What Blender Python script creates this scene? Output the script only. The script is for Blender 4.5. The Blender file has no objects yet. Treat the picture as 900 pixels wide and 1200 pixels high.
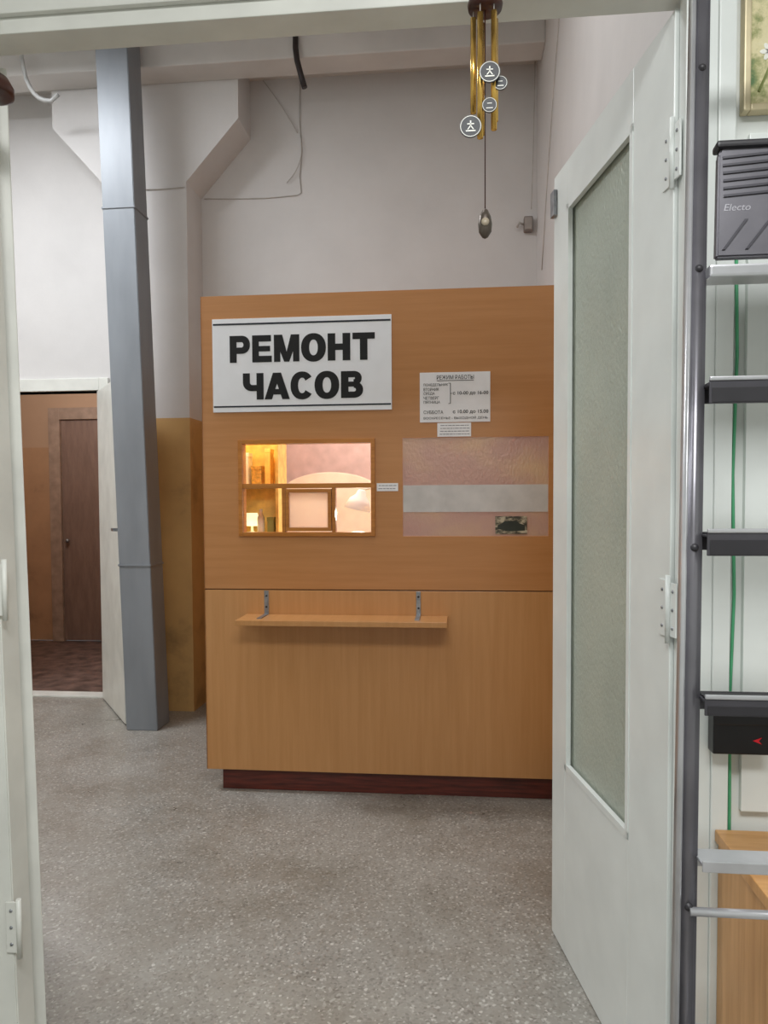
import bpy, bmesh, math, random
from mathutils import Vector, Matrix
random.seed(3)
S = bpy.context.scene
COL = S.collection

# ------------------------------------------------------------ materials
def lin(c):
    return tuple(((x/255)/12.92 if x/255 <= .04045 else (((x/255)+.055)/1.055)**2.4) for x in c)
def nodes(name):
    m = bpy.data.materials.new(name); m.use_nodes = True
    nt = m.node_tree
    return m, nt, nt.nodes["Principled BSDF"]
def ramp(nt, stops):
    r = nt.nodes.new("ShaderNodeValToRGB")
    el = r.color_ramp.elements
    el[0].position, el[0].color = stops[0][0], (*lin(stops[0][1]), 1)
    el[1].position, el[1].color = stops[-1][0], (*lin(stops[-1][1]), 1)
    for p, c in stops[1:-1]:
        e = el.new(p); e.color = (*lin(c), 1)
    return r
def pos(nt, scale=(1,1,1)):
    g = nt.nodes.new("ShaderNodeNewGeometry")
    mp = nt.nodes.new("ShaderNodeMapping"); mp.inputs["Scale"].default_value = scale
    nt.links.new(g.outputs["Position"], mp.inputs["Vector"])
    return mp.outputs["Vector"]
def noise(nt, vec, scale, detail=4, rough=.5):
    n = nt.nodes.new("ShaderNodeTexNoise"); n.inputs["Scale"].default_value = scale
    n.inputs["Detail"].default_value = detail; n.inputs["Roughness"].default_value = rough
    nt.links.new(vec, n.inputs["Vector"]); return n.outputs["Fac"]
def bump(nt, b, h, strength, dist=.002):
    bp = nt.nodes.new("ShaderNodeBump"); bp.inputs["Strength"].default_value = strength
    bp.inputs["Distance"].default_value = dist
    nt.links.new(h, bp.inputs["Height"]); nt.links.new(bp.outputs["Normal"], b.inputs["Normal"])
def M(name, c, rough=.5, metal=0, var=.08, scale=12, bmp=.1, sc=(1,1,1), emit=0):
    m, nt, b = nodes(name)
    d = tuple(max(0, x*(1-var)) for x in c); l = tuple(min(255, x*(1+var)) for x in c)
    f = noise(nt, pos(nt, sc), scale)
    r = ramp(nt, [(.3, d), (.7, l)])
    nt.links.new(f, r.inputs["Fac"]); nt.links.new(r.outputs["Color"], b.inputs["Base Color"])
    b.inputs["Roughness"].default_value = rough; b.inputs["Metallic"].default_value = metal
    if bmp: bump(nt, b, f, bmp)
    if emit:
        nt.links.new(r.outputs["Color"], b.inputs["Emission Color"]); b.inputs["Emission Strength"].default_value = emit
    return m
def mixc(nt, fac, a, b_):
    mx = nt.nodes.new("ShaderNodeMix"); mx.data_type = 'RGBA'
    nt.links.new(fac, mx.inputs["Factor"])
    nt.links.new(a, mx.inputs[6]); nt.links.new(b_, mx.inputs[7]); return mx.outputs[2]

def wall_mat(name, up, low, h=2.02):
    m, nt, b = nodes(name)
    v = pos(nt); f = noise(nt, v, 2.5, 6, .6); f2 = noise(nt, v, 60, 3)
    ru = ramp(nt, [(.3, tuple(x*.96 for x in up)), (.7, up)])
    rl = ramp(nt, [(.25, tuple(x*.72 for x in low)), (.42, tuple(x*.93 for x in low)), (.7, low)])
    nt.links.new(f, ru.inputs["Fac"]); nt.links.new(f, rl.inputs["Fac"])
    g = nt.nodes.new("ShaderNodeSeparateXYZ"); nt.links.new(v, g.inputs[0])
    gt = nt.nodes.new("ShaderNodeMath"); gt.operation = 'GREATER_THAN'; gt.inputs[1].default_value = h
    nt.links.new(g.outputs[2], gt.inputs[0])
    nt.links.new(mixc(nt, gt.outputs[0], rl.outputs["Color"], ru.outputs["Color"]), b.inputs["Base Color"])
    b.inputs["Roughness"].default_value = .6
    bump(nt, b, f2, .15, .003)
    return m

def laminate(name, a, c, stretch=(3, 3, 55), rough=.38):
    m, nt, b = nodes(name)
    f = noise(nt, pos(nt, stretch), 1.0, 8, .65)
    r = ramp(nt, [(.35, a), (.65, c)]); nt.links.new(f, r.inputs["Fac"])
    nt.links.new(r.outputs["Color"], b.inputs["Base Color"])
    b.inputs["Roughness"].default_value = rough
    bump(nt, b, f, .05, .001)
    return m

def floor_mat():
    m, nt, b = nodes("terrazzo_floor")
    v = pos(nt)
    big = noise(nt, v, 1.6, 8, .7)
    rb = ramp(nt, [(.32, (116,111,102)), (.5, (151,147,140)), (.7, (164,161,154))]); nt.links.new(big, rb.inputs["Fac"])
    vo = nt.nodes.new("ShaderNodeTexVoronoi"); vo.inputs["Scale"].default_value = 130; nt.links.new(v, vo.inputs["Vector"])
    rc = ramp(nt, [(.12, (90,85,79)), (.3, (143,140,133)), (.74, (160,157,150)), (.94, (238,236,230))])
    nt.links.new(vo.outputs["Color"], rc.inputs["Fac"])
    mx = nt.nodes.new("ShaderNodeMix"); mx.data_type = 'RGBA'; mx.inputs[0].default_value = .44
    nt.links.new(rb.outputs["Color"], mx.inputs[6]); nt.links.new(rc.outputs["Color"], mx.inputs[7])
    st = noise(nt, v, 1.0, 10, .74); rs = ramp(nt, [(.47, (0,0,0)), (.66, (190,190,190))]); nt.links.new(st, rs.inputs["Fac"])
    dk = nt.nodes.new("ShaderNodeRGB"); dk.outputs[0].default_value = (*lin((116,104,88)), 1)
    nt.links.new(mixc(nt, rs.outputs["Color"], mx.outputs[2], dk.outputs[0]), b.inputs["Base Color"])
    rr_ = ramp(nt, [(.3, (135,135,135)), (.7, (170,170,170))]); nt.links.new(big, rr_.inputs["Fac"])
    nt.links.new(rr_.outputs["Color"], b.inputs["Roughness"])
    bump(nt, b, vo.outputs["Distance"], .04, .001)
    return m

MW = wall_mat("hall_plaster", (216,213,211), (212,170,108))
MWR = M("room_plaster", (226,229,225), .6, var=.03, scale=3)
MCEIL = M("ceiling_plaster", (210,207,204), .7, var=.03, scale=3)
MOCH = wall_mat("annex_plaster", (200,166,136), (200,158,120))
MFL = floor_mat()
MRED = M("red_brown_floor", (100,80,72), .5, var=.3, scale=9)
MPAINT = M("white_gloss_paint", (229,233,230), .32, var=.02, scale=7, bmp=.12)
MPAINT2 = M("aged_white_paint", (222,222,215), .4, var=.04, scale=6, bmp=.15)
MLAM = laminate("beech_laminate", (183,126,74), (192,135,84), (2, 2, 40), .3)
MLAM2 = laminate("beech_laminate_lower", (190,137,84), (199,146,94), (40,2,2), .3)  # paler than the upper laminate: the lower panel's sheen is in the colour
MEDGE = M("laminate_edge", (150,96,50), .4)
MPL = M("mahogany_plinth", (88,38,29), .35, var=.25, scale=6, sc=(1,1,12))
MFRAME = laminate("varnished_frame_wood", (168,104,40), (192,126,56), (4,4,60), .3)
MPAPER = M("sign_white", (241,242,246), .35, var=.01, bmp=0)
MINK = M("black_ink", (12,12,14), .7, bmp=0)
MNAVY = M("navy_ink", (16,24,38), .4, bmp=0)
MNOTE = M("notice_paper", (238,236,238), .5, var=.02, bmp=0)
MZINC = M("galvanised_steel", (150,152,156), .35, .7, var=.12, scale=40)
MDUCT = M("grey_painted_sheet", (131,136,142), .42, .12, var=.06, scale=3, sc=(2,2,.5), bmp=.05)
MLAD = M("ladder_grey_steel", (122,120,126), .3, .6, var=.06)
MLADL = M("ladder_silver", (204,204,208), .28, .6, var=.05)
MRUB = M("ladder_dark_rubber", (46,44,48), .45, bmp=.1)
MBRASS = M("polished_brass", (226,182,96), .22, .88, var=.08, scale=30)
MDK = M("dark_turned_wood", (64,32,24), .3, var=.2)
MBLK = M("black_plastic", (18,17,20), .35)
MREDP = M("red_print", (200,24,40), .4, bmp=0)
MGRN = M("green_cable", (80,165,118), .45, bmp=0)
MWIRE = M("grey_wire", (186,181,175), .5, bmp=0)
MBW = M("black_conduit", (38,30,30), .5)
MCAB = laminate("pine_cabinet", (190,138,82), (212,162,106), (3,50,3), .4)
MPINK = M("pink_wallpaper", (210,188,188), .7, var=.05, scale=14)
MCREAM = M("cream_fabric", (240,230,218), .7, var=.03)
MYEL = M("yellow_wood", (236,196,110), .4, var=.1, scale=20)
MGOLD = M("gilt", (214,178,96), .35, .4, var=.15, scale=60)
MGREEN = M("green_box", (150,160,100), .4)
MWHT = M("white_enamel", (240,236,226), .3, bmp=0)
MDOORB = laminate("old_brown_door", (130,106,94), (148,122,108), (20,20,4), .5)
MTAPE = M("white_film", (200,195,192), .3, var=.04, scale=14)

def glass_clear():
    m, nt, b = nodes("clear_glass"); o = nt.nodes["Material Output"]
    t = nt.nodes.new("ShaderNodeBsdfTransparent"); g = nt.nodes.new("ShaderNodeBsdfGlossy"); g.inputs["Roughness"].default_value = .02
    fn = nt.nodes.new("ShaderNodeFresnel"); fn.inputs[0].default_value = 1.3
    mx = nt.nodes.new("ShaderNodeMixShader")
    nt.links.new(fn.outputs[0], mx.inputs[0]); nt.links.new(t.outputs[0], mx.inputs[1]); nt.links.new(g.outputs[0], mx.inputs[2])
    nt.links.new(mx.outputs[0], o.inputs[0]); return m
def frosted(name, stops, scale, transl=.5, rough=.25, nscale=3, sc=(1,1,1), bs=.6, metal=0):
    m, nt, b = nodes(name); o = nt.nodes["Material Output"]
    f = noise(nt, pos(nt, sc), nscale, 4)
    r = ramp(nt, stops); nt.links.new(f, r.inputs["Fac"]); nt.links.new(r.outputs["Color"], b.inputs["Base Color"])
    b.inputs["Roughness"].default_value = rough; b.inputs["Metallic"].default_value = metal
    f2 = noise(nt, pos(nt, (1,1,.6)), scale, 3); bump(nt, b, f2, bs, .004)
    t = nt.nodes.new("ShaderNodeBsdfTranslucent"); nt.links.new(r.outputs["Color"], t.inputs[0])
    mx = nt.nodes.new("ShaderNodeMixShader"); mx.inputs[0].default_value = transl
    nt.links.new(b.outputs[0], mx.inputs[1]); nt.links.new(t.outputs[0], mx.inputs[2]); nt.links.new(mx.outputs[0], o.inputs[0])
    return m
MCLR = glass_clear()
MFROST = frosted("rain_glass", [(.35, (190,198,186)), (.65, (208,214,200))], 110, .25, .25, 2, bs=.9)
MFILM = frosted("frosted_film_reflections", [(.3, (202,162,156)), (.5, (208,174,160)), (.7, (220,192,160))], 85, .25, .3, 3, sc=(1,1,1.4), bs=.6, metal=.15)  # warm reflections on the silvery film are painted into this ramp
MHATCH = frosted("hatch_interior_light", [(.3, (236,222,212)), (.7, (246,236,226))], 60, .75, .3, 3, bs=.1)  # translucent cream stands in for the lit interior seen through the hatch

# ------------------------------------------------------------ geometry helpers
def meta(o, label=None, cat=None, kind=None, group=None):
    if label: o["label"] = label
    if cat: o["category"] = cat
    if kind: o["kind"] = kind
    if group: o["group"] = group
    return o
WL = {}
def finish(name, me, mats, parent=None, origin=None):
    vs = [v.co for v in me.vertices]
    if origin is None:
        origin = Vector(((min(v.x for v in vs)+max(v.x for v in vs))/2, (min(v.y for v in vs)+max(v.y for v in vs))/2, min(v.z for v in vs)))
    origin = Vector(origin)
    me.transform(Matrix.Translation(-origin))
    o = bpy.data.objects.new(name, me); COL.objects.link(o)
    for m in (mats if isinstance(mats, (list, tuple)) else [mats]): me.materials.append(m)
    wl = origin
    if parent is not None:
        o.parent = parent
        wl = origin - WL[parent.name]
    o.location = wl
    WL[o.name] = origin
    return o
def empty(name, loc, label, cat, group=None, parent=None):
    o = bpy.data.objects.new(name, None); COL.objects.link(o); o.empty_display_size = .1
    o.location = loc; WL[o.name] = Vector(loc)
    meta(o, label, cat, None, group); return o
def addbox(bm, x0, x1, y0, y1, z0, z1, T=None, mi=0):
    vs = [bm.verts.new((x, y, z)) for z in (z0, z1) for y in (y0, y1) for x in (x0, x1)]
    fs = [(0,2,3,1), (4,5,7,6), (0,1,5,4), (2,6,7,3), (0,4,6,2), (1,3,7,5)]
    for f in fs:
        fc = bm.faces.new([vs[i] for i in f]); fc.material_index = mi
    if T is not None:
        for v in vs: v.co = T @ v.co
    return vs
def boxes(name, lst, mat, parent=None, bev=0, T=None, origin=None):
    bm = bmesh.new()
    for b in lst:
        addbox(bm, *b[:6], T=T, mi=(b[6] if len(b) > 6 else 0))
    bmesh.ops.recalc_face_normals(bm, faces=bm.faces)
    if bev: bmesh.ops.bevel(bm, geom=list(bm.edges), offset=bev, segments=2, affect='EDGES', profile=.6)
    me = bpy.data.meshes.new(name); bm.to_mesh(me); bm.free()
    return finish(name, me, mat, parent, origin)
def lathe(name, prof, c, mat, parent=None, seg=32, T=None, smooth=True):
    bm = bmesh.new(); rings = []
    for r, z in prof:
        if r < 1e-5: rings.append([bm.verts.new((0, 0, z))])
        else: rings.append([bm.verts.new((r*math.cos(2*math.pi*i/seg), r*math.sin(2*math.pi*i/seg), z)) for i in range(seg)])
    for a, b in zip(rings, rings[1:]):
        for i in range(seg):
            j = (i+1) % seg
            q = ([a[i], a[j]] if len(a) > 1 else [a[0]]) + ([b[j], b[i]] if len(b) > 1 else [b[0]])
            if len(q) > 2: bm.faces.new(q)
    bmesh.ops.recalc_face_normals(bm, faces=bm.faces)
    if T is not None: bmesh.ops.transform(bm, matrix=T, verts=bm.verts)
    bmesh.ops.translate(bm, vec=Vector(c), verts=bm.verts)
    for f in bm.faces: f.smooth = smooth
    me = bpy.data.meshes.new(name); bm.to_mesh(me); bm.free()
    return finish(name, me, mat, parent)
def tube(name, pts, r, mat, parent=None, seg=10):
    pts = [Vector(p) for p in pts]
    bm = bmesh.new(); rings = []
    for k, p in enumerate(pts):
        d = (pts[min(k+1, len(pts)-1)] - pts[max(k-1, 0)]).normalized()
        a = d.cross(Vector((0,1,0))).normalized() if abs(d.z) > .95 else d.cross(Vector((0,0,1))).normalized()
        b = d.cross(a)
        rings.append([bm.verts.new(p + r*(math.cos(2*math.pi*i/seg)*a + math.sin(2*math.pi*i/seg)*b)) for i in range(seg)])
    for a, b in zip(rings, rings[1:]):
        for i in range(seg):
            j = (i+1) % seg; f = bm.faces.new([a[i], a[j], b[j], b[i]]); f.smooth = True
    bm.faces.new(rings[0]); bm.faces.new(rings[-1])
    bmesh.ops.recalc_face_normals(bm, faces=bm.faces)
    me = bpy.data.meshes.new(name); bm.to_mesh(me); bm.free()
    return finish(name, me, mat, parent)
def prism(name, poly, y0, y1, mat, parent=None, T=None, bev=0):
    bm = bmesh.new()
    a = [bm.verts.new((x, y0, z)) for x, z in poly]; b = [bm.verts.new((x, y1, z)) for x, z in poly]
    bm.faces.new(a); bm.faces.new(b[::-1])
    n = len(poly)
    for i in range(n): bm.faces.new([a[i], b[i], b[(i+1) % n], a[(i+1) % n]])
    bmesh.ops.recalc_face_normals(bm, faces=bm.faces)
    if bev: bmesh.ops.bevel(bm, geom=list(bm.edges), offset=bev, segments=2, affect='EDGES')
    if T is not None: bmesh.ops.transform(bm, matrix=T, verts=bm.verts)
    me = bpy.data.meshes.new(name); bm.to_mesh(me); bm.free()
    return finish(name, me, mat, parent)
def text(name, body, x0, x1, z0, z1, y, mat, parent, bold=.0, T=None, th=.001, spacing=1.0, shear=0):
    cu = bpy.data.curves.new(name, 'FONT'); cu.body = body; cu.size = 1; cu.offset = bold; cu.extrude = .01
    cu.space_character = spacing; cu.resolution_u = 4; cu.shear = shear
    t = bpy.data.objects.new(name+"_tmp", cu); COL.objects.link(t)
    dg = bpy.context.evaluated_depsgraph_get(); dg.update()
    me = bpy.data.meshes.new_from_object(t.evaluated_get(dg))
    bpy.data.objects.remove(t)
    xs = [v.co.x for v in me.vertices]; ys = [v.co.y for v in me.vertices]
    a, b, c, d = min(xs), max(xs), min(ys), max(ys)
    sz = (z1-z0)/(d-c); sx = sz if x1 is None else (x1-x0)/(b-a)
    for v in me.vertices:
        X, Y, Z = v.co
        v.co = (x0+(X-a)*sx, y - th*(Z/.01+1)/2, z0+(Y-c)*sz)
        if T is not None: v.co = T @ v.co
    me.materials.clear()
    return finish(name, me, mat, parent)
def glyph(ch, s=.34, h=.235):
    R = lambda x0, z0, x1, z1: [(x0, z0), (x1, z0), (x1, z1), (x0, z1)]
    def arc(cx, cz, rx, rz, a0, a1, sx=s, sz=h, n=20):
        out = []
        for i in range(n):
            t0 = math.radians(a0+(a1-a0)*i/n); t1 = math.radians(a0+(a1-a0)*(i+1)/n)
            def P(t, x, z):
                c, q = math.cos(t), math.sin(t); e = .92
                return (cx+x*math.copysign(abs(c)**e, c), cz+z*math.copysign(abs(q)**e, q))
            out.append([P(t0, rx, rz), P(t1, rx, rz), P(t1, rx-sx, rz-sz), P(t0, rx-sx, rz-sz)])
        return out
    if ch == 'Р': return [R(0,0,s,1), R(s,1-h,.60,1), R(s,.33,.60,.33+h)] + arc(.58, .665, .42, .335, -90, 90, sx=s*.95)
    if ch == 'Е': return [R(0,0,s,1), R(s,0,1,h), R(s,1-h,.97,1), R(s,.40,.92,.40+h*.86)]
    if ch == 'М': return [R(0,0,.25,1), R(.75,0,1,1), [(.0,1),(.33,1),(.60,0),(.40,0)], [(.67,1),(1,1),(.60,0),(.40,0)]]
    if ch == 'О': return arc(.5, .5, .52, .525, 0, 360, n=40)
    if ch == 'Н': return [R(0,0,s,1), R(1-s,0,1,1), R(s,.5-h/2,1-s,.5+h/2)]
    if ch == 'Т': return [R(.5-s/2,0,.5+s/2,1), R(0,1-h,1,1)]
    if ch == 'Ч': return [R(1-s,0,1,1), R(.0,.66,s,1), R(.44,.32,1-s,.32+h)] + arc(.46, .66, .46, .34, 180, 270)
    if ch == 'А': return [[(-.06,0),(.27,0),(.66,1),(.32,1)], [(.73,0),(1.06,0),(.68,1),(.34,1)], R(.2,.18,.8,.18+h*.88)]
    if ch == 'С': return arc(.52, .5, .52, .525, 36, 324, n=32)
    if ch == 'В': return [R(0,0,s,1), R(s,1-h,.60,1), R(s,0,.60,h), R(s,.42,.60,.42+h*.8)] + arc(.57, .735, .37, .265, -90, 90, sx=s*.9, sz=h*.95) + arc(.58, .305, .42, .305, -90, 90, sx=s*.95)
def block_letters(word, x0, x1, z0, z1, y, parent, widths, gap=.13):
    tot = sum(widths)+gap*(len(word)-1); k = (x1-x0)/tot; x = x0; bm = bmesh.new()
    for ch, w in zip(word, widths):
        for n_, poly in enumerate(glyph(ch)):
            e = 0.00002*(n_ % 5)
            pts = [(x+p[0]*w*k, z0+p[1]*(z1-z0)) for p in poly]
            a = [bm.verts.new((px, y-.001-e, pz)) for px, pz in pts]; b = [bm.verts.new((px, y, pz)) for px, pz in pts]
            bm.faces.new(a)
            for i in range(len(pts)):
                j = (i+1) % len(pts); bm.faces.new([a[i], b[i], b[j], a[j]])
        x += (w+gap)*k
    me = bpy.data.meshes.new("lettering"); bm.to_mesh(me); bm.free()
    return finish("lettering", me, MINK, parent)
def struct(o, label, cat): return meta(o, label, cat, "structure")

# ------------------------------------------------------------ room shell
UR = .53; BV = 5.3; HC = 4.4
struct(boxes("floor", [(-6, 2.3, -2.5, BV, -.1, 0)], MFL), "worn grey speckled terrazzo floor of the hall", "floor")
struct(boxes("floor_annex", [(-5.6, -2.2, BV+.0005, 7.5, -.1, -.002)], MRED), "dark red-brown worn floor behind the far doorway", "floor")
DL, DR, DH = -3.45, -2.60, 2.26
struct(boxes("wall_back", [(-6, DL, BV, BV+.12, 0, HC), (DR, UR, BV, BV+.12, 0, HC), (DL, DR, BV, BV+.12, DH, HC)], MW), "plaster wall, white above an ochre painted lower part", "wall")
struct(boxes("wall_right", [(UR, UR+.12, 1.80, BV+.12, 0, HC)], MW), "white plaster side wall beside the open glazed door", "wall")
struct(boxes("wall_left", [(-6.12, -6, 1.66, BV+.12, 0, HC)], MW), "far white and ochre plaster wall of the hall", "wall")
struct(boxes("wall_front", [(-6, -1.16, 1.66, 1.80, 0, HC), (UR, 2.3, 1.66, 1.80, 0, HC), (-1.16, UR, 1.66, 1.80, 2.60, HC)], MWR), "pale plastered wall around the double doorway", "wall")
struct(boxes("ceiling", [(-6.1, UR+.12, 1.66, BV+.12, HC, HC+.1)], MCEIL), "high white plaster ceiling of the hall", "ceiling")
struct(boxes("ceiling_room", [(-2.6, 2.4, -2.6, 1.66, 3.2, 3.3)], MCEIL), "white ceiling of the near room", "ceiling")
struct(boxes("wall_room_left", [(-2.6, -2.5, -2.5, 1.66, 0, 3.2)], MWR), "pale wall of the near room", "wall")
struct(boxes("wall_room_right", [(2.3, 2.4, -2.5, 1.66, 0, 3.2)], MWR), "pale wall of the near room", "wall")
struct(boxes("wall_room_back", [(-2.6, 2.4, -2.6, -2.5, 0, 3.2)], MWR), "pale wall of the near room", "wall")
struct(boxes("wall_annex_left", [(-5.7, -5.6, BV+.12, 7.5, 0, 2.9)], MOCH), "ochre wall inside the far doorway", "wall")
struct(boxes("wall_annex_right", [(-2.3, -2.2, BV+.12, 7.5, 0, 2.9)], MOCH), "ochre wall inside the far doorway", "wall")
struct(boxes("wall_annex_back", [(-5.7, -2.2, 7.5, 7.6, 0, 2.9)], MOCH), "ochre orange wall behind the far doorway", "wall")
struct(boxes("ceiling_annex", [(-5.7, -2.2, BV+.12, 7.6, 2.9, 3.0)], MOCH), "ceiling of the space behind the far doorway", "ceiling")
struct(boxes("trim_1", [(-6, UR, 4.80, 4.999, 4.25, HC)], MCEIL, bev=.008), "white plastered concrete ceiling beam", "beam")
CL, CR = -2.35, -1.824
struct(prism("trim_2", [(CL, 0), (CR, 0), (CR, 3.60), (-1.46, 4.0), (-1.46, HC), (-2.76, HC), (-2.76, 4.0), (CL, 3.55)], 5.0, BV-.001, MW), "concrete column with flared top, ochre painted below", "column")
def lean(z): return .0195*(1.45-z)
bm = bmesh.new()
for (xa, xb, ya, yb, zt) in [(-1.16, -1.056, 1.63, 1.70, 2.60)]:
    rs = [[bm.verts.new(p) for p in ((xa, ya, z), (xb+lean(z), ya, z), (xb+lean(z), yb, z), (xa, yb, z))] for z in (0, zt)]
    bm.faces.new(rs[0][::-1]); bm.faces.new(rs[1])
    for i in range(4): bm.faces.new([rs[0][i], rs[0][(i+1) % 4], rs[1][(i+1) % 4], rs[1][i]])
bmesh.ops.recalc_face_normals(bm, faces=bm.faces); bmesh.ops.bevel(bm, geom=list(bm.edges), offset=.003, segments=2, affect='EDGES')
me = bpy.data.meshes.new("trim_3"); bm.to_mesh(me); bm.free()
struct(finish("trim_3", me, MPAINT2), "old white painted jamb of the double doorway", "door frame")
struct(boxes("trim_4", [(.466, UR, 1.64, 1.69, 0, 2.60), (.50, UR, 1.69, 1.80, 0, 2.60), (UR, .565, 1.635, 1.66, 0, 2.66)], MPAINT, bev=.003), "white painted jamb beside the hinged glazed door", "door frame")
struct(boxes("trim_5", [(-1.16, .53, 1.64, 1.72, 2.50, 2.60), (-1.16, .53, 1.625, 1.64, 2.535, 2.60), (-1.2, .58, 1.62, 1.66, 2.60, 2.68)], MPAINT2, bev=.003), "old white painted head of the double doorway", "door frame")
struct(boxes("trim_6", [(DL-.07, DL, BV-.03, BV+.13, 0, DH+.09), (DR, DR+.07, BV-.03, BV+.13, 0, DH+.09), (DL, DR, BV-.03, BV+.13, DH, DH+.09)], MPAINT2, bev=.004), "white painted casing of the far doorway", "door frame")
struct(boxes("trim_7", [(DL, DR, BV-.01, BV+.12, -.001, .012)], MPAINT2, bev=.003), "worn pale threshold of the far doorway", "threshold")

# ------------------------------------------------------------ doors
def rotT(hx, hy, dx, dy):
    a = math.atan2(dy, dx); return Matrix.Translation((hx, hy, 0)) @ Matrix.Rotation(a, 4, 'Z')
hx, hy = .457, 1.692
T = rotT(hx, hy, .308-hx, 2.523-hy)
L = .846; TH = .042
g0, g1, gz0, gz1 = .215, .715, .60, 2.355
door = empty("door_1", (hx, hy, 0), "open white painted door with tall textured glass pane", "door"); meta(door, kind="structure")
boxes("door_leaf", [(0, g0, -TH, 0, .004, 2.487), (g1, L, -TH, 0, .004, 2.487), (g0, g1, -TH, 0, .004, gz0), (g0, g1, -TH, 0, gz1, 2.487)], MPAINT, door, bev=.002, T=T)
boxes("glazing_bead", [(g0, g0+.018, -.012, .002, gz0, gz1), (g1-.018, g1, -.012, .002, gz0, gz1), (g0, g1, -.012, .002, gz0, gz0+.018), (g0, g1, -.012, .002, gz1-.018, gz1)], MPAINT, door, T=T)
meta(boxes("glass_pane", [(g0, g1, -.024, -.019, gz0, gz1)], MFROST, door, T=T), "greenish rain-textured glass pane")
def hinge(parent, T, z, h=.125):
    hg = boxes("hinge", [(.004, .045, .0, .004, z-h/2, z+h/2), (-.036, -.008, .0, .004, z-h/2+.004, z+h/2-.004)], MPAINT, parent, bev=.001, T=T)
    tube("hinge_pin", [T @ Vector((-.004, .006, z-h/2-.012)), T @ Vector((-.004, .006, z+h/2+.012))], .006, MPAINT, hg)
    for dz in (-.04, 0, .04):
        for xx in (.028, -.022):
            lathe("screw", [(0, .0025), (.003, .0022), (.0042, 0)], T @ Vector((xx, .004, z+dz)), MZINC, hg, 12, T=T.to_3x3().to_4x4() @ Matrix.Rotation(-math.pi/2, 4, 'X'))
for z in (2.185, 1.21): hinge(door, T, z)
boxes("latch_plate", [(L-.035, L+.004, 0, .012, 2.36, 2.44), (L-.005, L+.02, -.03, -.01, 2.37, 2.43)], MZINC, door, bev=.002, T=T)

T2 = Matrix.Translation((-1.055, 1.745, 1.45)) @ Matrix.Rotation(-.0195, 4, 'Y') @ Matrix.Translation((0, 0, -1.45)) @ Matrix.Rotation(math.atan2(.828, -.56), 4, 'Z')
d2 = empty("door_2", (-1.043, 1.76, 0), "matching white door leaf folded back, seen edge-on", "door"); meta(d2, kind="structure")
boxes("door_leaf", [(0, .12, 0, .045, .02, 2.487), (.62, .74, 0, .045, .02, 2.487), (.12, .62, 0, .045, .02, .6), (.12, .62, 0, .045, 2.35, 2.487)], MPAINT2, d2, bev=.003, T=T2)
boxes("glass_pane", [(.12, .62, .018, .024, .6, 2.35)], MFROST, d2, T=T2)
for z in (2.06, 1.25, .46):
    x = -1.042+lean(z); TJ = Matrix.Translation((x, 1.628, 0))
    hg = boxes("hinge", [(-.03, .0, -.004, 0.001, z-.06, z+.06)], MPAINT2, d2, bev=.001, T=TJ)
    tube("hinge_pin", [(x+.004, 1.622, z-.07), (x+.004, 1.622, z+.07)], .006, MPAINT2, hg)
    for dz in (-.04, 0, .04):
        lathe("screw", [(0, .0025), (.003, .0022), (.0042, 0)], (x-.017, 1.624, z+dz), MZINC, hg, 12, T=Matrix.Rotation(math.pi/2, 4, 'X'))
T3 = rotT(-2.61, 5.26, .455, -.62)
d3 = empty("door_3", (-2.61, 5.26, 0), "white painted door leaf standing open at the far doorway", "door"); meta(d3, kind="structure")
boxes("door_leaf", [(0, .77, 0, .04, .01, 2.25)], MPAINT2, d3, bev=.003, T=T3)
boxes("handle", [(.70, .73, -.006, 0, 1.17, 1.33), (.66, .725, -.045, -.03, 1.26, 1.28), (.71, .722, -.045, 0, 1.26, 1.28)], MZINC, d3, bev=.001, T=T3)
boxes("handle", [(.70, .73, .04, .046, 1.17, 1.33), (.66, .725, .07, .085, 1.26, 1.28), (.71, .722, .04, .085, 1.26, 1.28)], MZINC, d3, bev=.001, T=T3)
d4 = empty("door_4", (-3.7, 7.49, 0), "old brown door with lighter frame behind the doorway", "door"); meta(d4, kind="structure")
boxes("door_frame", [(-4.22, -4.10, 7.43, 7.5, 0, 2.42), (-3.30, -3.18, 7.43, 7.5, 0, 2.42), (-4.10, -3.30, 7.43, 7.5, 2.30, 2.42)], M("frame_ochre_paint", (168,144,126), .5), d4, bev=.004)
boxes("door_leaf", [(-4.098, -3.302, 7.465, 7.5, .01, 2.298)], MDOORB, d4, bev=.002)
lathe("door_knob", [(0, .05), (.018, .045), (.022, .03), (.008, .015), (.008, 0)], (-4.04, 7.465, 1.05), MZINC, d4, 16, T=Matrix.Rotation(math.pi/2, 4, 'X'))

# ------------------------------------------------------------ duct
Z1 = 4.395
def duct_box(z0, z1, g=0):
    bm = bmesh.new(); rs = []
    for z in (z0, z1):
        kk = z/4.4; ox = -.125*kk
        x0, x1, y0, y1 = -2.105+ox-g, -1.90+ox+g, 4.55-g, 4.75+g
        rs.append([bm.verts.new(p) for p in ((x0, y0, z), (x1, y0, z), (x1, y1, z), (x0, y1, z))])
    bm.faces.new(rs[0][::-1]); bm.faces.new(rs[1])
    for i in range(4): bm.faces.new([rs[0][i], rs[0][(i+1) % 4], rs[1][(i+1) % 4], rs[1][i]])
    bmesh.ops.recalc_face_normals(bm, faces=bm.faces)
    bmesh.ops.bevel(bm, geom=list(bm.edges), offset=.004, segments=2, affect='EDGES')
    me = bpy.data.meshes.new("duct"); bm.to_mesh(me); bm.free(); return me
duct = empty("duct", (-2.0, 4.65, 0), "tall square blue-grey sheet metal duct standing by column", "duct")
finish("duct_body", duct_box(0.0, Z1), MDUCT, duct)
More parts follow.
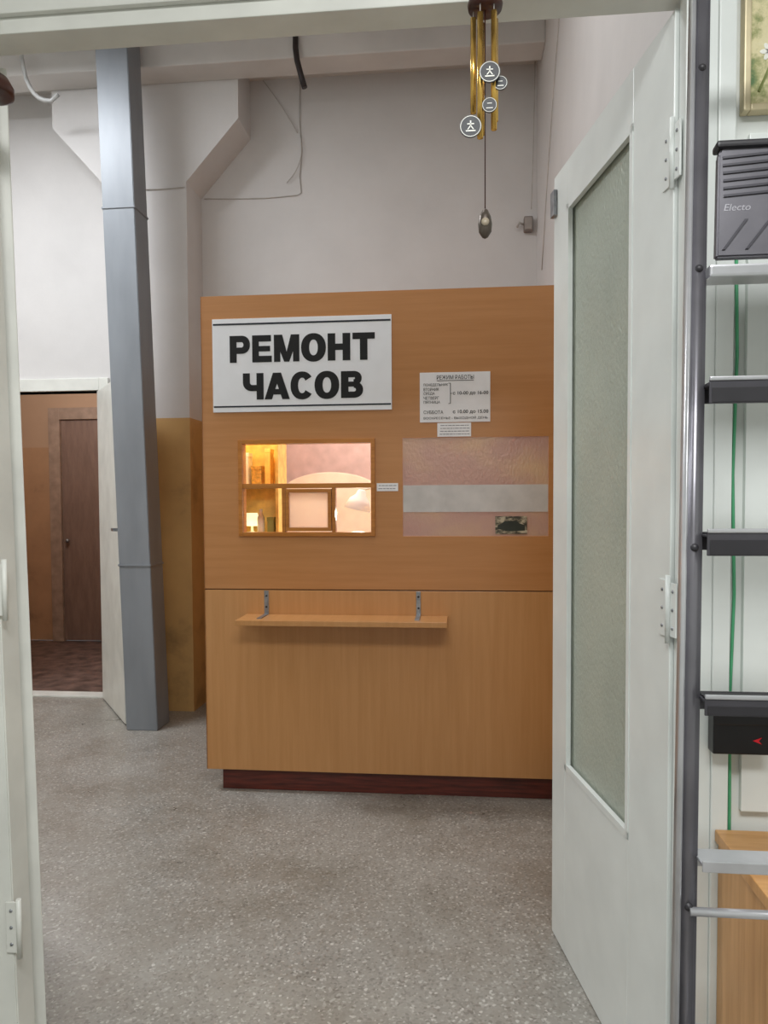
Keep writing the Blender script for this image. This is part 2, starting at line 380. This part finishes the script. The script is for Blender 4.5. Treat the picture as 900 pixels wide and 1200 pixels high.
for z in (1.05, 3.27): finish("flange", duct_box(z-.008, z+.008, .006), MDUCT, duct)
def cable(name, pts, r, mat, label):
    o = tube(name, pts, r, mat); meta(o, label, "cable"); return o
def sag(p0, p1, p2, n=10):
    p0, p1, p2 = map(Vector, (p0, p1, p2))
    return [tuple(p0*(1-t)**2+p1*2*t*(1-t)+p2*t*t) for t in [i/n for i in range(n+1)]]
cable("black_conduit", [(-1.02, 4.78, 4.39), (-1.02, 4.775, 4.30), (-1.01, 4.77, 4.22), (-.985, 4.775, 4.12), (-.965, 4.78, 4.05)], .018, MBW, "short black conduit end hanging from the ceiling beam")
cable("wire", [(-1.10, 5.294, 4.39), (-1.105, 5.294, 4.1), (-1.095, 5.294, 3.9), (-1.11, 5.294, 3.72), (-1.10, 5.294, 3.61), (-1.13, 5.294, 3.595), (-1.35, 5.294, 3.585), (-1.6, 5.294, 3.59), (-1.80, 5.294, 3.60)], .003, MWIRE, "thin grey wire stapled along the plaster wall")
cable("wire", [(-1.83, 4.992, 3.56), (-2.0, 4.992, 3.555), (-2.2, 4.992, 3.56), (-2.34, 4.992, 3.555)], .003, MWIRE, "thin wire running across the face of column")
cable("wire", sag((-1.36, 5.28, 4.39), (-1.22, 5.27, 4.2), (-1.12, 5.285, 4.02)), .003, MWIRE, "thin grey wire looping from the ceiling")
cable("wire", sag((-1.10, 5.28, 4.0), (-1.06, 5.27, 3.8), (-1.20, 5.285, 3.68)), .003, MWIRE, "thin loose wire end curling on the wall")
cable("wire", sag((UR-.008, 3.6, 4.39), (UR-.008, 4.3, 3.9), (UR-.008, 4.9, 2.9)), .003, MWIRE, "grey wire running down the side wall")
cable("wire", sag((UR-.02, 5.24, 4.38), (UR-.03, 5.2, 3.9), (UR-.04, 5.27, 3.42)), .003, MWIRE, "grey wire in the corner of the wall")
cable("cable_loop", sag((-2.80, 4.70, 4.39), (-2.78, 4.70, 4.02), (-2.60, 4.70, 4.02), 8) + [(-2.55, 4.70, 4.06)], .014, M("pale_conduit", (176,176,174), .4), "pale curved conduit hanging under the ceiling")
sk = empty("wall_socket", (.46, 5.3, 3.3), "small grey junction box with cable stub on wall", "junction box")
boxes("box_body", [(.44, .50, 5.25, 5.299, 3.27, 3.37)], M("dusty_plastic", (128,118,112), .6), sk, bev=.008)
boxes("box_lid", [(.446, .494, 5.244, 5.25, 3.28, 3.36)], M("dusty_plastic_lid", (158,150,144), .6), sk, bev=.002)
tube("cable_stub", [(.44, 5.27, 3.32), (.41, 5.26, 3.33), (.395, 5.26, 3.30)], .008, MWIRE, sk)

# ------------------------------------------------------------ kiosk
KV = 3.62; KL = -1.255; KR = UR; KT = 2.45; KB = .112; SM = 1.015
w1 = (-1.077, -.403, 1.277, 1.749); w2 = (-.27, .42, 1.277, 1.749)
k = empty("kiosk", (-.36, 4.4, 0), "orange beech laminate repair kiosk with two windows", "kiosk")
pz = [(KL, KR, SM+.003, w1[2]), (KL, KR, w1[3], KT), (KL, w1[0], w1[2], w1[3]), (w1[1], w2[0], w1[2], w1[3]), (w2[1], KR, w1[2], w1[3])]
def flat(lst, y0, y1): return [(a, b, y0, y1, c, d) for a, b, c, d in lst]
boxes("upper_panel", flat(pz, KV, KV+.018), MLAM, k)
boxes("lower_panel", [(KL, KR-.002, KV, KV+.018, KB, SM-.003)], MLAM2, k, bev=.0015)
boxes("panel_batten", [(KL+.01, KR-.002, KV+.019, KV+.035, SM-.03, SM+.03)], MEDGE, k)
boxes("side_panel", [(KL, KL+.018, KV+.0185, BV-.002, KB, KT)], MLAM, k)
boxes("top_panel", [(KL, KR-.002, KV+.019, BV-.002, KT-.02, KT)], MLAM, k)
boxes("plinth", [(-1.19, KR-.002, KV+.04, KV+.06, 0, KB+.02), (-1.19, -1.17, KV+.06, BV-.005, 0, KB+.02)], MPL, k, bev=.002)
boxes("edge_strip", [(KL-.003, KL, KV-.001, KV+.02, KB, KT)], MEDGE, k)
a, b, c, d = w1; f = .02
wf = boxes("window_frame", flat([(a, a+f, c, d), (b-f, b, c, d), (a+f, b-f, c, c+f), (a+f, b-f, d-f, d)], KV-.012, KV+.06), MFRAME, k, bev=.002)
boxes("window_rail", flat([(a+f, b-f, 1.512, 1.535)], KV-.006, KV+.045), MFRAME, wf, bev=.002)
for x in (-.862, -.615):
    boxes("window_mullion", flat([(x, x+.017, c+f, 1.512)], KV-.004, KV+.04), MFRAME, wf, bev=.002)
wk = boxes("wicket", flat([(-.843, -.826, 1.303, 1.508), (-.634, -.617, 1.303, 1.508), (-.826, -.634, 1.303, 1.320), (-.826, -.634, 1.491, 1.508)], KV-.010, KV+.02), MFRAME, wf, bev=.002)
meta(boxes("wicket_glass", [(-.826, -.634, KV+.004, KV+.007, 1.32, 1.491)], MHATCH, wk), "cream hatch pane standing in for the bright interior")
boxes("glass_pane", flat([(a+f, b-f, 1.535, d-f), (a+f, -.862, c+f, 1.512), (-.598, b-f, c+f, 1.512)], KV+.01, KV+.013), MCLR, wf)
a, b, c, d = w2
boxes("glass_pane", flat([(a+.001, b-.001, c+.001, d-.001)], KV+.004, KV+.009), MFILM, k)
meta(boxes("film_stripe", [(a+.002, b-.002, KV+.001, KV+.004, 1.393, 1.522)], MTAPE, k), "plain white film stripe across frosted pane")
sh = boxes("shelf", [(-1.045, -.055, 3.42, KV-.001, .868, .893)], MLAM2, None, bev=.002)
meta(sh, "narrow beech laminate shelf fixed to the kiosk front", "shelf")
for ux in (-.944, -.196):
    br = boxes("bracket", [(ux-.011, ux+.011, KV-.005, KV-.001, .895, 1.01), (ux-.011, ux+.011, 3.47, KV-.002, .893, .897)], MZINC, sh, bev=.001)
    for z in (.93, .985):
        lathe("screw", [(0, .003), (.004, .0025), (.0055, 0)], (ux, KV-.005, z), MBLK, br, 12, T=Matrix.Rotation(math.pi/2, 4, 'X'))
sg = boxes("sign", [(-1.199, -.320, KV-.006, KV-.001, 1.885, 2.337)], MPAPER, None, bev=.001)
meta(sg, "white sign with bold black Cyrillic lettering about watch repair", "sign")
yy = KV-.0062
boxes("border_line", [(-1.195, -.324, yy-.001, yy, 2.306, 2.3145), (-1.195, -.324, yy-.001, yy, 1.908, 1.9155)], MNAVY, sg)
block_letters("РЕМОНТ", -1.112, -.400, 2.124, 2.254, yy, sg, [.92, .88, 1.14, 1.06, 1.0, .98], .10)
block_letters("ЧАСОВ", -1.048, -.458, 1.944, 2.072, yy, sg, [.94, 1.02, 1.0, 1.06, .98], .10)
nt_ = boxes("notice", [(-.186, .147, KV-.003, KV-.001, 1.821, 2.057)], MNOTE, None)
meta(nt_, "white paper notice with printed opening hours", "notice")
yy = KV-.0032
text("lettering", "РЕЖИМ РАБОТЫ", -.105, .07, 2.023, 2.043, yy, MINK, nt_, .0, th=.0006)
boxes("underline", [(-.105, .07, yy-.0006, yy, 2.016, 2.0185)], MINK, nt_)
for i, (w, x1) in enumerate([("ПОНЕДЕЛЬНИК", -.052), ("ВТОРНИК", -.095), ("СРЕДА", -.115), ("ЧЕТВЕРГ", -.095), ("ПЯТНИЦА", -.09)]):
    z = 1.990-.0205*i
    text("lettering", w, -.168, x1, z, z+.0148, yy, MINK, nt_, 0, th=.0006)
boxes("brace_line", [(-.042, -.039, yy-.0006, yy, 1.908, 2.006), (-.05, -.04, yy-.0006, yy, 2.004, 2.006), (-.05, -.04, yy-.0006, yy, 1.908, 1.910), (-.04, -.034, yy-.0006, yy, 1.955, 1.958)], MINK, nt_)
text("lettering", "с 10-00 до 16-00", -.029, .138, 1.947, 1.966, yy, MINK, nt_, .012, th=.0006)
text("lettering", "СУББОТА", -.168, -.075, 1.861, 1.877, yy, MINK, nt_, 0, th=.0006)
text("lettering", "с 10.00 до 15.00", -.029, .138, 1.859, 1.878, yy, MINK, nt_, .012, th=.0006)
text("lettering", "ВОСКРЕСЕНЬЕ - ВЫХОДНОЙ ДЕНЬ", -.168, .135, 1.833, 1.849, yy, MINK, nt_, 0, th=.0006)
MGP = M("grey_print", (110,110,116), bmp=0)
def greek(name, parent, x0, x1, z0, z1, n, y):
    l = []
    for i in range(n):
        z = z0+(z1-z0)*(i+.5)/n; x = x0+random.random()*.01
        while x < x1-.006:
            w = min(random.uniform(.006, .02), x1-x); l.append((x, x+w, y-.0004, y, z-.0015, z+.0015)); x += w+.003
    boxes(name, l, MGP, parent)
lb = boxes("paper_label", [(-.103, .057, KV-.003, KV-.001, 1.752, 1.817)], MNOTE, None)
meta(lb, "small white printed paper label below the notice", "label"); greek("print_line", lb, -.095, .05, 1.757, 1.812, 4, KV-.003)
lb = boxes("paper_label", [(-.395, -.292, KV-.003, KV-.001, 1.495, 1.533)], MNOTE, None)
meta(lb, "small narrow white label taped between the two windows", "label"); greek("print_line", lb, -.389, -.298, 1.499, 1.529, 2, KV-.003)
mst, nt, b_ = nodes("sticker_print")
fs = noise(nt, pos(nt, (1,1,2)), 32, 6, .65); r = ramp(nt, [(.42, (62,60,50)), (.5, (130,120,100)), (.6, (196,184,160))])
nt.links.new(fs, r.inputs["Fac"]); nt.links.new(r.outputs["Color"], b_.inputs["Base Color"]); b_.inputs["Roughness"].default_value = .3
stk = boxes("sticker", [(.171, .320, KV-.003, KV+.0008, 1.288, 1.372)], mst, None)
meta(stk, "small dark glossy picture sticker with vehicle on frosted pane", "sticker")
prism("printed_vehicle", [(.180, 1.312), (.182, 1.330), (.20, 1.337), (.215, 1.350), (.268, 1.350), (.285, 1.338), (.310, 1.330), (.310, 1.304), (.24, 1.300)], KV-.0035, KV-.003, M("dark_green_print", (46,50,42), .3, bmp=0), stk)

# kiosk interior
boxes("lining_panel", [(-1.23, UR-.004, 4.98, 4.995, .0, KT-.03)], MPINK, k)
wb = empty("workbench", (-.25, 4.0, 0), "wooden watchmaker workbench behind the kiosk windows", "workbench")
boxes("bench_top", [(-.92, .45, 3.72, 4.3, .96, .99)], MYEL, wb, bev=.002)
for x in (-.88, .40):
    for y in (3.75, 4.26): boxes("leg", [(x-.02, x+.02, y-.02, y+.02, 0, .96)], MYEL, wb)
sc_ = empty("screen", (-.8, 4.72, 0), "cream arched padded screen standing behind workbench", "screen")
poly = [(-1.12, .06), (-.50, .06)] + [(-.81+.31*math.cos(t*math.pi/16), 1.50+.13*math.sin(t*math.pi/16)) for t in range(17)]
prism("screen_panel", poly, 4.70, 4.73, MCREAM, sc_, bev=.004)
for x in (-1.0, -.62): boxes("foot", [(x-.02, x+.02, 4.6, 4.83, 0, .06)], MYEL, sc_)
rk = empty("display_rack", (-1.08, 4.05, 0), "yellow wooden display rack with shelves inside kiosk", "rack")
boxes("rack_body", [(-1.21, -1.195, 3.95, 4.15, 0, 2.1), (-.975, -.96, 3.95, 4.15, 0, 2.1), (-1.195, -.975, 4.14, 4.15, 0, 2.1), (-1.195, -.975, 3.95, 4.15, 2.085, 2.1)], MYEL, rk)
for z in (.5, .9, 1.27, 1.54): boxes("shelf_board", [(-1.195, -.975, 3.95, 4.14, z-.012, z)], MYEL, rk)
def carton(x, w, z, h, mat, label):
    o = boxes("carton", [(x, x+w, 4.0, 4.08, z+.0005, z+h), (x-.002, x+w+.002, 3.998, 4.082, z+h-.02, z+h+.002)], mat, None, bev=.002)
    meta(o, label, "box", group="cartons on the display rack")
carton(-1.185, .05, 1.54, .17, MWHT, "tall white carton on a rack shelf")
carton(-1.120, .055, 1.54, .10, MGOLD, "low gold carton on a rack shelf")
carton(-1.045, .03, 1.54, .19, MYEL, "tall yellow carton on a rack shelf")
carton(-1.035, .035, 1.27, .09, MGREEN, "small pale green carton on a lower rack shelf")
bt = lathe("bottle", [(0, 0.0005), (.018, 0.0005), (.02, .01), (.02, .09), (.009, .115), (.009, .135), (0, .137)], (-1.075, 4.02, 1.27), MWHT, None, 20); meta(bt, "small white bottle standing on a rack shelf", "bottle")
lp = empty("table_lamp", (-1.13, 4.04, 1.27), "small white shaded lamp glowing on a rack shelf", "lamp")
lathe("lamp_foot", [(0, .0005), (.028, .0005), (.028, .008), (.008, .016), (.006, .05), (0, .05)], (-1.13, 4.04, 1.27), MWHT, lp, 20)
lathe("lamp_shade", [(.046, 0), (.030, .07), (.028, .07), (.044, 0)], (-1.13, 4.04, 1.315), M("glowing_shade", (255,238,190), .5, emit=1.2, bmp=0), lp, 24)
dl = empty("desk_lamp", (-.44, 4.12, .99), "white enamel desk lamp with jointed arm on workbench", "lamp")
lathe("base", [(0, 0), (.07, 0), (.07, .012), (.02, .02), (0, .02)], (-.44, 4.12, .99), MWHT, dl)
tube("arm", [(-.44, 4.12, 1.005), (-.40, 4.12, 1.28), (-.44, 4.11, 1.52), (-.52, 4.06, 1.51)], .007, MWHT, dl)
TL = Matrix.Rotation(math.radians(14), 4, 'Y')
lathe("lamp_shade", [(.016, .075), (.022, .07), (.03, .045), (.055, .02), (.075, -.035), (.073, -.035), (.053, .016), (.028, .04), (0, .06)], (-.54, 4.05, 1.435), M("lamp_shade_white", (250,248,242), .3, bmp=0, emit=.25), dl, 32, T=TL)
lathe("bulb", [(0, -.022), (.016, -.014), (.02, 0), (.012, .02), (.01, .03), (0, .03)], (-.54, 4.05, 1.425), M("lit_bulb", (255,232,196), .4, emit=14, bmp=0), dl, 16)

# ------------------------------------------------------------ wind chime
wc = empty("wind_chime", (.057, 1.60, 2.0), "brass tube wind chime with dark wooden disc and medallions", "wind chime")
cx, cy, cz = .054, 1.59, 2.455
lathe("top_disc", [(0, .018), (.02, .018), (.034, .010), (.036, .003), (.034, -.006), (.0, -.008)], (cx, cy, cz), MDK, wc)
tube("hanger", [(cx, cy, cz+.018), (cx, cy, cz+.12), (cx, 1.605, cz+.15), (cx, 1.624, cz+.15)], .0025, MBRASS, wc)
for i, (ang, l, z) in enumerate([(100, .225, 2.435), (172, .19, 2.435), (244, .248, 2.43), (316, .235, 2.435), (28, .205, 2.435)]):
    x = cx+.024*math.cos(math.radians(ang)); y = cy+.024*math.sin(math.radians(ang))
    lathe("tube", [(.0045, 0), (.006, 0), (.006, -l), (.0045, -l), (.0045, 0)], (x, y, z), MBRASS, wc, 16)
    tube("thread", [(x, y, cz-.004), (x, y, z-.002)], .001, MWIRE, wc, 6)
MNE = M("navy_enamel", (12,14,24), .45, bmp=0)
def medal(x, y, z, r, mark=True):
    R = Matrix.Rotation(math.radians(90), 4, 'X')
    m = lathe("medallion", [(0, .0015), (r, .0015), (r, -.0015), (0, -.0015)], (x, y, z), MNE, wc, 28, T=R, smooth=False)
    lathe("medallion_ring", [(r*.89, .0022), (r*.94, .0022), (r*.94, .0014), (r*.89, .0014), (r*.89, .0022)], (x, y, z), MWHT, m, 28, T=R, smooth=False)
    yq = y-.0016; q = r*.52
    ps = [[(-.11, .0), (.11, .0), (.11, .95), (-.11, .95)], [(-.6, .30), (.6, .30), (.6, .48), (-.6, .48)],
          [(-.11, .1), (.11, .1), (-.4, -.55), (-.6, -.55)], [(-.11, .1), (.11, .1), (.6, -.55), (.4, -.55)], [(-.85, -.9), (.85, -.9), (.85, -.7), (-.85, -.7)]]
    if not mark: ps = ps[1:2] + ps[4:]
    bm = bmesh.new()
    for p in ps:
        aa = [bm.verts.new((x+u*q, yq-.0008, z+w_*q)) for u, w_ in p]; bb_ = [bm.verts.new((x+u*q, yq, z+w_*q)) for u, w_ in p]
        bm.faces.new(aa)
        for i in range(4): bm.faces.new([aa[i], bb_[i], bb_[(i+1) % 4], aa[(i+1) % 4]])
    me = bpy.data.meshes.new("medallion_mark"); bm.to_mesh(me); bm.free(); finish("medallion_mark", me, MWHT, m)
    return m
medal(.062, 1.555, 2.305, .021); medal(.024, 1.555, 2.200, .022); medal(.062, 1.565, 2.245, .015, False); medal(.084, 1.57, 2.29, .014, False)
tube("cord", [(cx, cy, cz-.005), (cx, cy, 2.05)], .0012, MDK, wc, 6)
lathe("pendant", [(0, .062), (.006, .058), (.012, .045), (.0145, .03), (.013, .014), (.006, .003), (0, 0)], (cx, cy, 1.988), M("dark_bronze", (92,82,74), .35, .5), wc, 24)
lathe("pendant_inlay", [(0, .001), (.008, .001), (.008, -.001), (0, -.001)], (cx, cy-.0145, 2.018), M("pendant_pale", (170,156,136), .4), wc, 20, T=Matrix.Rotation(math.pi/2, 4, 'X'))
cp = empty("hanging_bell", (-1.0, 1.56, 2.33), "dark brown turned wooden cap hanging at the door frame", "ornament")
lathe("bell_cap", [(0, .055), (.012, .052), (.02, .04), (.04, .03), (.05, .012), (.05, -.004), (.044, -.006), (0, -.006)], (-1.003, 1.56, 2.33), MDK, cp)
tube("cord", [(-1.003, 1.56, 2.38), (-1.003, 1.56, 2.57), (-1.003, 1.618, 2.62)], .002, MDK, cp, 6)

# ------------------------------------------------------------ stepladder
ld = empty("stepladder", (.61, 1.12, 0), "folded grey metal stepladder leaning near the door frame", "ladder")
def rv(z): return 1.10+.137*z
def ru(z): return .320+.0465*z
def rr(z): return .90-.0434*z
def sweep_rect(name, fn, zs, w, dpt, mat, off=0, bev=.006):
    bm = bmesh.new(); rs = []
    for z in zs:
        x, y = fn(z); y += off
        rs.append([bm.verts.new(p) for p in ((x-w/2, y-dpt/2, z), (x+w/2, y-dpt/2, z), (x+w/2, y+dpt/2, z), (x-w/2, y+dpt/2, z))])
    bm.faces.new(rs[0][::-1]); bm.faces.new(rs[-1])
    for a_, b_ in zip(rs, rs[1:]):
        for i in range(4): bm.faces.new([a_[i], a_[(i+1) % 4], b_[(i+1) % 4], b_[i]])
    bmesh.ops.recalc_face_normals(bm, faces=bm.faces)
    bmesh.ops.bevel(bm, geom=list(bm.edges), offset=bev, segments=3, affect='EDGES')
    for f in bm.faces: f.smooth = True
    me = bpy.data.meshes.new(name); bm.to_mesh(me); bm.free(); return finish(name, me, mat, ld)
sweep_rect("rail", lambda z: (ru(z), rv(z)), [0.0, 2.36], .028, .022, MLAD)
sweep_rect("rail_bright_edge", lambda z: (ru(z)-.0155, rv(z)), [0.01, 2.355], .006, .030, MLADL, bev=.002)  # lighter strip paints the bright edge that shading gives the rail
sweep_rect("rail", lambda z: (rr(z), rv(z)), [0.0, 2.36], .028, .022, MLAD)
sweep_rect("rail_bright_edge", lambda z: (rr(z)+.0155, rv(z)), [0.01, 2.355], .006, .030, MLADL, bev=.002)
sweep_rect("rear_leg", lambda z: (ru(z)+.006, rv(z)+.03), [0.0, 1.80], .018, .018, MLADL)
sweep_rect("rear_leg", lambda z: (rr(z)-.006, rv(z)+.03), [0.0, 1.80], .018, .018, MLADL)
tube("top_bar", [(ru(2.36), rv(2.36), 2.36), (rr(2.36), rv(2.36), 2.36)], .014, MLAD, ld)
MSTEP = M("ladder_step_grey", (84,82,88), .35, .5, var=.06)
for z in (.13, .375, .62, .885, 1.132, 1.392, 1.640):
    x0, x1, y = ru(z)+.012, rr(z)-.012, rv(z)
    mt = MLADL if z < 1.0 else MSTEP
    lo = .012 if z < 1 else (.034 if z > 1.2 else .024)
    st = boxes("step", [(x0, x1, y-.032, y+.022, z-.004, z), (x0, x1, y-.036, y-.032, z-lo, z+.006), (x0, x1, y+.018, y+.022, z-.028, z-.004)], mt, ld, bev=.0015)
    if z > 1.0:
        boxes("step_tread", [(x0+.004, x1-.004, y-.029+.010*i, y-.023+.010*i, z, z+.003) for i in range(5)] + [(x0+.004, x1-.004, y-.037, y-.036, z-lo+.002, z-.008)], MRUB, st, bev=.0004)
        boxes("step_highlight", [(x0, x1, y-.0385, y-.032, z+.003, z+.010)], MLADL, st, bev=.002)  # silver strip paints the highlight along the front lip
tube("cross_bar", [(ru(.81), rv(.81)-.014, .805), (rr(.81), rv(.81)-.014, .805)], .007, MLADL, ld)
for z in (.81, 1.84, 1.37, 2.2):
    R = Matrix.Rotation(math.pi/2, 4, 'X')
    lathe("rivet", [(0, .005), (.004, .0045), (.007, 0)], (ru(z), rv(z)-.011, z), MRUB, ld, 14, T=R)
zp = 1.835
boxes("platform_edge", [(ru(zp)+.012, rr(zp)-.012, rv(zp)-.03, rv(zp)+.03, zp-.014, zp+.006)], MLADL, ld, bev=.004)
TP = Matrix.Translation((0, rv(1.86), 1.86)) @ Matrix.Rotation(-math.radians(6), 4, 'X')
MPLT = M("ladder_platform_grey", (104,102,108), .35, .4, var=.06)
pl = prism("platform", [(.436, 0), (.80, 0), (.80, .18), (.785, .195), (.450, .195), (.444, .18)], -.006, .012, MPLT, ld, T=TP, bev=.003)
MRIB = M("ladder_rib_grey", (70,68,74), .35, .4)
for i in range(6):
    z = .104+.0135*i
    prism("platform_rib", [(.450, z), (.79, z+.022), (.79, z+.026), (.450, z+.004)] if i < 5 else [(.450, z), (.62, z+.011), (.62, z+.015), (.450, z+.004)], -.0085, -.006, MRIB, pl, T=TP)
for i in range(8):
    x0 = .445+.038*i
    prism("platform_rib", [(x0, .012), (x0+.005, .012), (x0+.066, .090), (x0+.060, .090)] if i else [(x0, .012), (x0+.005, .012), (x0+.044, .064), (x0+.038, .064)], -.0085, -.006, MRIB, pl, T=TP)
text("lettering", "Electo", .450, .494, .080, .092, -.0055, M("embossed_grey", (158,156,162), .35, .4), pl, .0, T=TP, shear=.25)
boxes("platform_lip", [(.440, .80, -.014, .016, .190, .202)], MRUB, pl, T=TP, bev=.004)

# ------------------------------------------------------------ near wall
pc = empty("painting", (.76, 1.65, 2.24), "floral painting in a narrow gilt frame on the wall", "painting")
boxes("picture_frame", [(.578, .592, 1.632, 1.659, 2.24, 2.86), (.93, .944, 1.632, 1.659, 2.24, 2.86), (.592, .93, 1.632, 1.659, 2.24, 2.254), (.592, .93, 1.632, 1.659, 2.846, 2.86)], M("pale_gilt", (214,200,164), .4, .2), pc, bev=.003)
mcan, nt, b = nodes("floral_canvas")
v = pos(nt); f = noise(nt, v, 9, 6, .65)
r = ramp(nt, [(.36, (90,120,76)), (.43, (160,162,110)), (.5, (222,212,168)), (.62, (232,222,184)), (.68, (246,244,236))])
nt.links.new(f, r.inputs["Fac"]); nt.links.new(r.outputs["Color"], b.inputs["Base Color"]); b.inputs["Roughness"].default_value = .6; bump(nt, b, noise(nt, v, 150), .4)
cv = boxes("canvas", [(.592, .93, 1.642, 1.652, 2.254, 2.846)], mcan, pc)
for (x, z, s) in [(.64, 2.50, .022), (.66, 2.43, .018), (.63, 2.36, .016), (.72, 2.46, .024), (.78, 2.55, .026)]:
    for kf in range(6):
        an = kf*math.pi/3
        TT = Matrix.Translation((x+s*.6*math.cos(an), 1.6415, z+s*.6*math.sin(an))) @ Matrix.Rotation(-an, 4, 'Y')
        prism("painted_petal", [(s*.6*math.cos(q*math.pi/5), s*.3*math.sin(q*math.pi/5)) for q in range(10)], -.0006, .0006, MWHT, cv, T=TT)
for (x0, z0, x1, z1) in [(.61, 2.28, .65, 2.42), (.66, 2.28, .64, 2.36), (.7, 2.28, .72, 2.44)]:
    tube("painted_stem", [(x0, 1.642, z0), ((x0+x1)/2+.01, 1.642, (z0+z1)/2), (x1, 1.642, z1)], .003, MGREEN, cv, 6)

cb = empty("cabinet", (.9, 1.5, 0), "low pine-coloured wooden cabinet standing against the wall", "cabinet")
boxes("body", [(.545, 1.25, 1.35, 1.633, .0, .725)], MCAB, cb, bev=.002)
boxes("top", [(.538, 1.27, 1.325, 1.634, .725, .750)], MCAB, cb, bev=.003)
for i in range(2):
    x0 = .56+.34*i
    dd = boxes("door", [(x0, x0+.325, 1.332, 1.35, .06, .71)], MCAB, cb, bev=.002)
    lathe("knob", [(0, .022), (.01, .02), (.012, .012), (.005, .006), (.005, 0)], (x0+(.29 if i == 0 else .04), 1.332, .5), MBRASS, dd, 16, T=Matrix.Rotation(math.pi/2, 4, 'X'))
bb = empty("black_box", (.60, 1.63, .93), "small black plastic box with red mark on the wall", "box")
boxes("box_body", [(.522, .635, 1.60, 1.6348, .922, 1.015)], MBLK, bb, bev=.003)
boxes("box_lid", [(.520, .637, 1.594, 1.60, .985, 1.017)], MBLK, bb, bev=.002)
prism("red_mark", [(.60, .952), (.618, .945), (.612, .952), (.618, .959)], 1.5985, 1.60, MREDP, bb)
cable("green_cable", [(.572, 1.652, 2.05), (.578, 1.652, 1.75), (.572, 1.652, 1.5), (.578, 1.652, 1.25), (.572, 1.652, 1.03), (.574, 1.652, .77), (.574, 1.652, .001)], .0035, MGRN, "thin green cable running down the pale wall")
struct(boxes("trim_8", [(.595, .655, 1.645, 1.66, .785, 2.2)], MPAINT, bev=.002), "white vertical cover strip on the pale wall", "trim")

# ------------------------------------------------------------ lights
def area(name, loc, rot, sx, sy, p, col):
    l = bpy.data.lights.new(name, 'AREA'); l.shape = 'RECTANGLE'; l.size = sx; l.size_y = sy; l.energy = p; l.color = col
    o = bpy.data.objects.new(name, l); o.location = loc; o.rotation_euler = [math.radians(a) for a in rot]; COL.objects.link(o)
area("hall_light", (-3.2, 3.4, 4.3), (0, 0, 0), 1.6, .5, 104, (.93, .96, 1))
area("hall_light_near", (-.5, 2.7, 4.3), (0, 0, 0), 1.0, .3, 15, (.99, .99, 1))
area("room_light", (.1, -.3, 3.15), (0, 0, 0), 1.4, .8, 80, (.98, 1, 1))
area("kiosk_light", (-.45, 4.3, 2.40), (0, 0, 0), .9, .4, 20, (1, .89, .76))
def point(name, loc, p, col, r=.05):
    l = bpy.data.lights.new(name, 'POINT'); l.energy = p; l.color = col; l.shadow_soft_size = r
    o = bpy.data.objects.new(name, l); o.location = loc; COL.objects.link(o)
point("lamp_glow", (-.54, 4.05, 1.375), 3.2, (1, .9, .74), .02)
point("rack_glow", (-1.08, 3.85, 1.9), 4.2, (1, .86, .5), .03)
point("annex_light", (-3.6, 6.2, 2.7), 28, (.97, .98, 1), .1)
w = bpy.data.worlds.new("world"); S.world = w; w.use_nodes = True
w.node_tree.nodes["Background"].inputs[0].default_value = (.8, .85, .9, 1); w.node_tree.nodes["Background"].inputs[1].default_value = .3
S.view_settings.view_transform = 'Standard'

# ------------------------------------------------------------ camera
cd = bpy.data.cameras.new("camera"); cd.sensor_fit = 'VERTICAL'; cd.sensor_height = 36; cd.lens = 26.5; cd.shift_y = .017; cd.clip_start = .02
cam = bpy.data.objects.new("camera", cd); COL.objects.link(cam)
cam.location = (0, 0, 1.45)
cam.rotation_euler = (Matrix.Rotation(math.radians(5.7), 3, 'Z') @ Matrix.Rotation(math.radians(90-2.2), 3, 'X') @ Matrix.Rotation(math.radians(-.3), 3, 'Z')).to_euler()
S.camera = cam
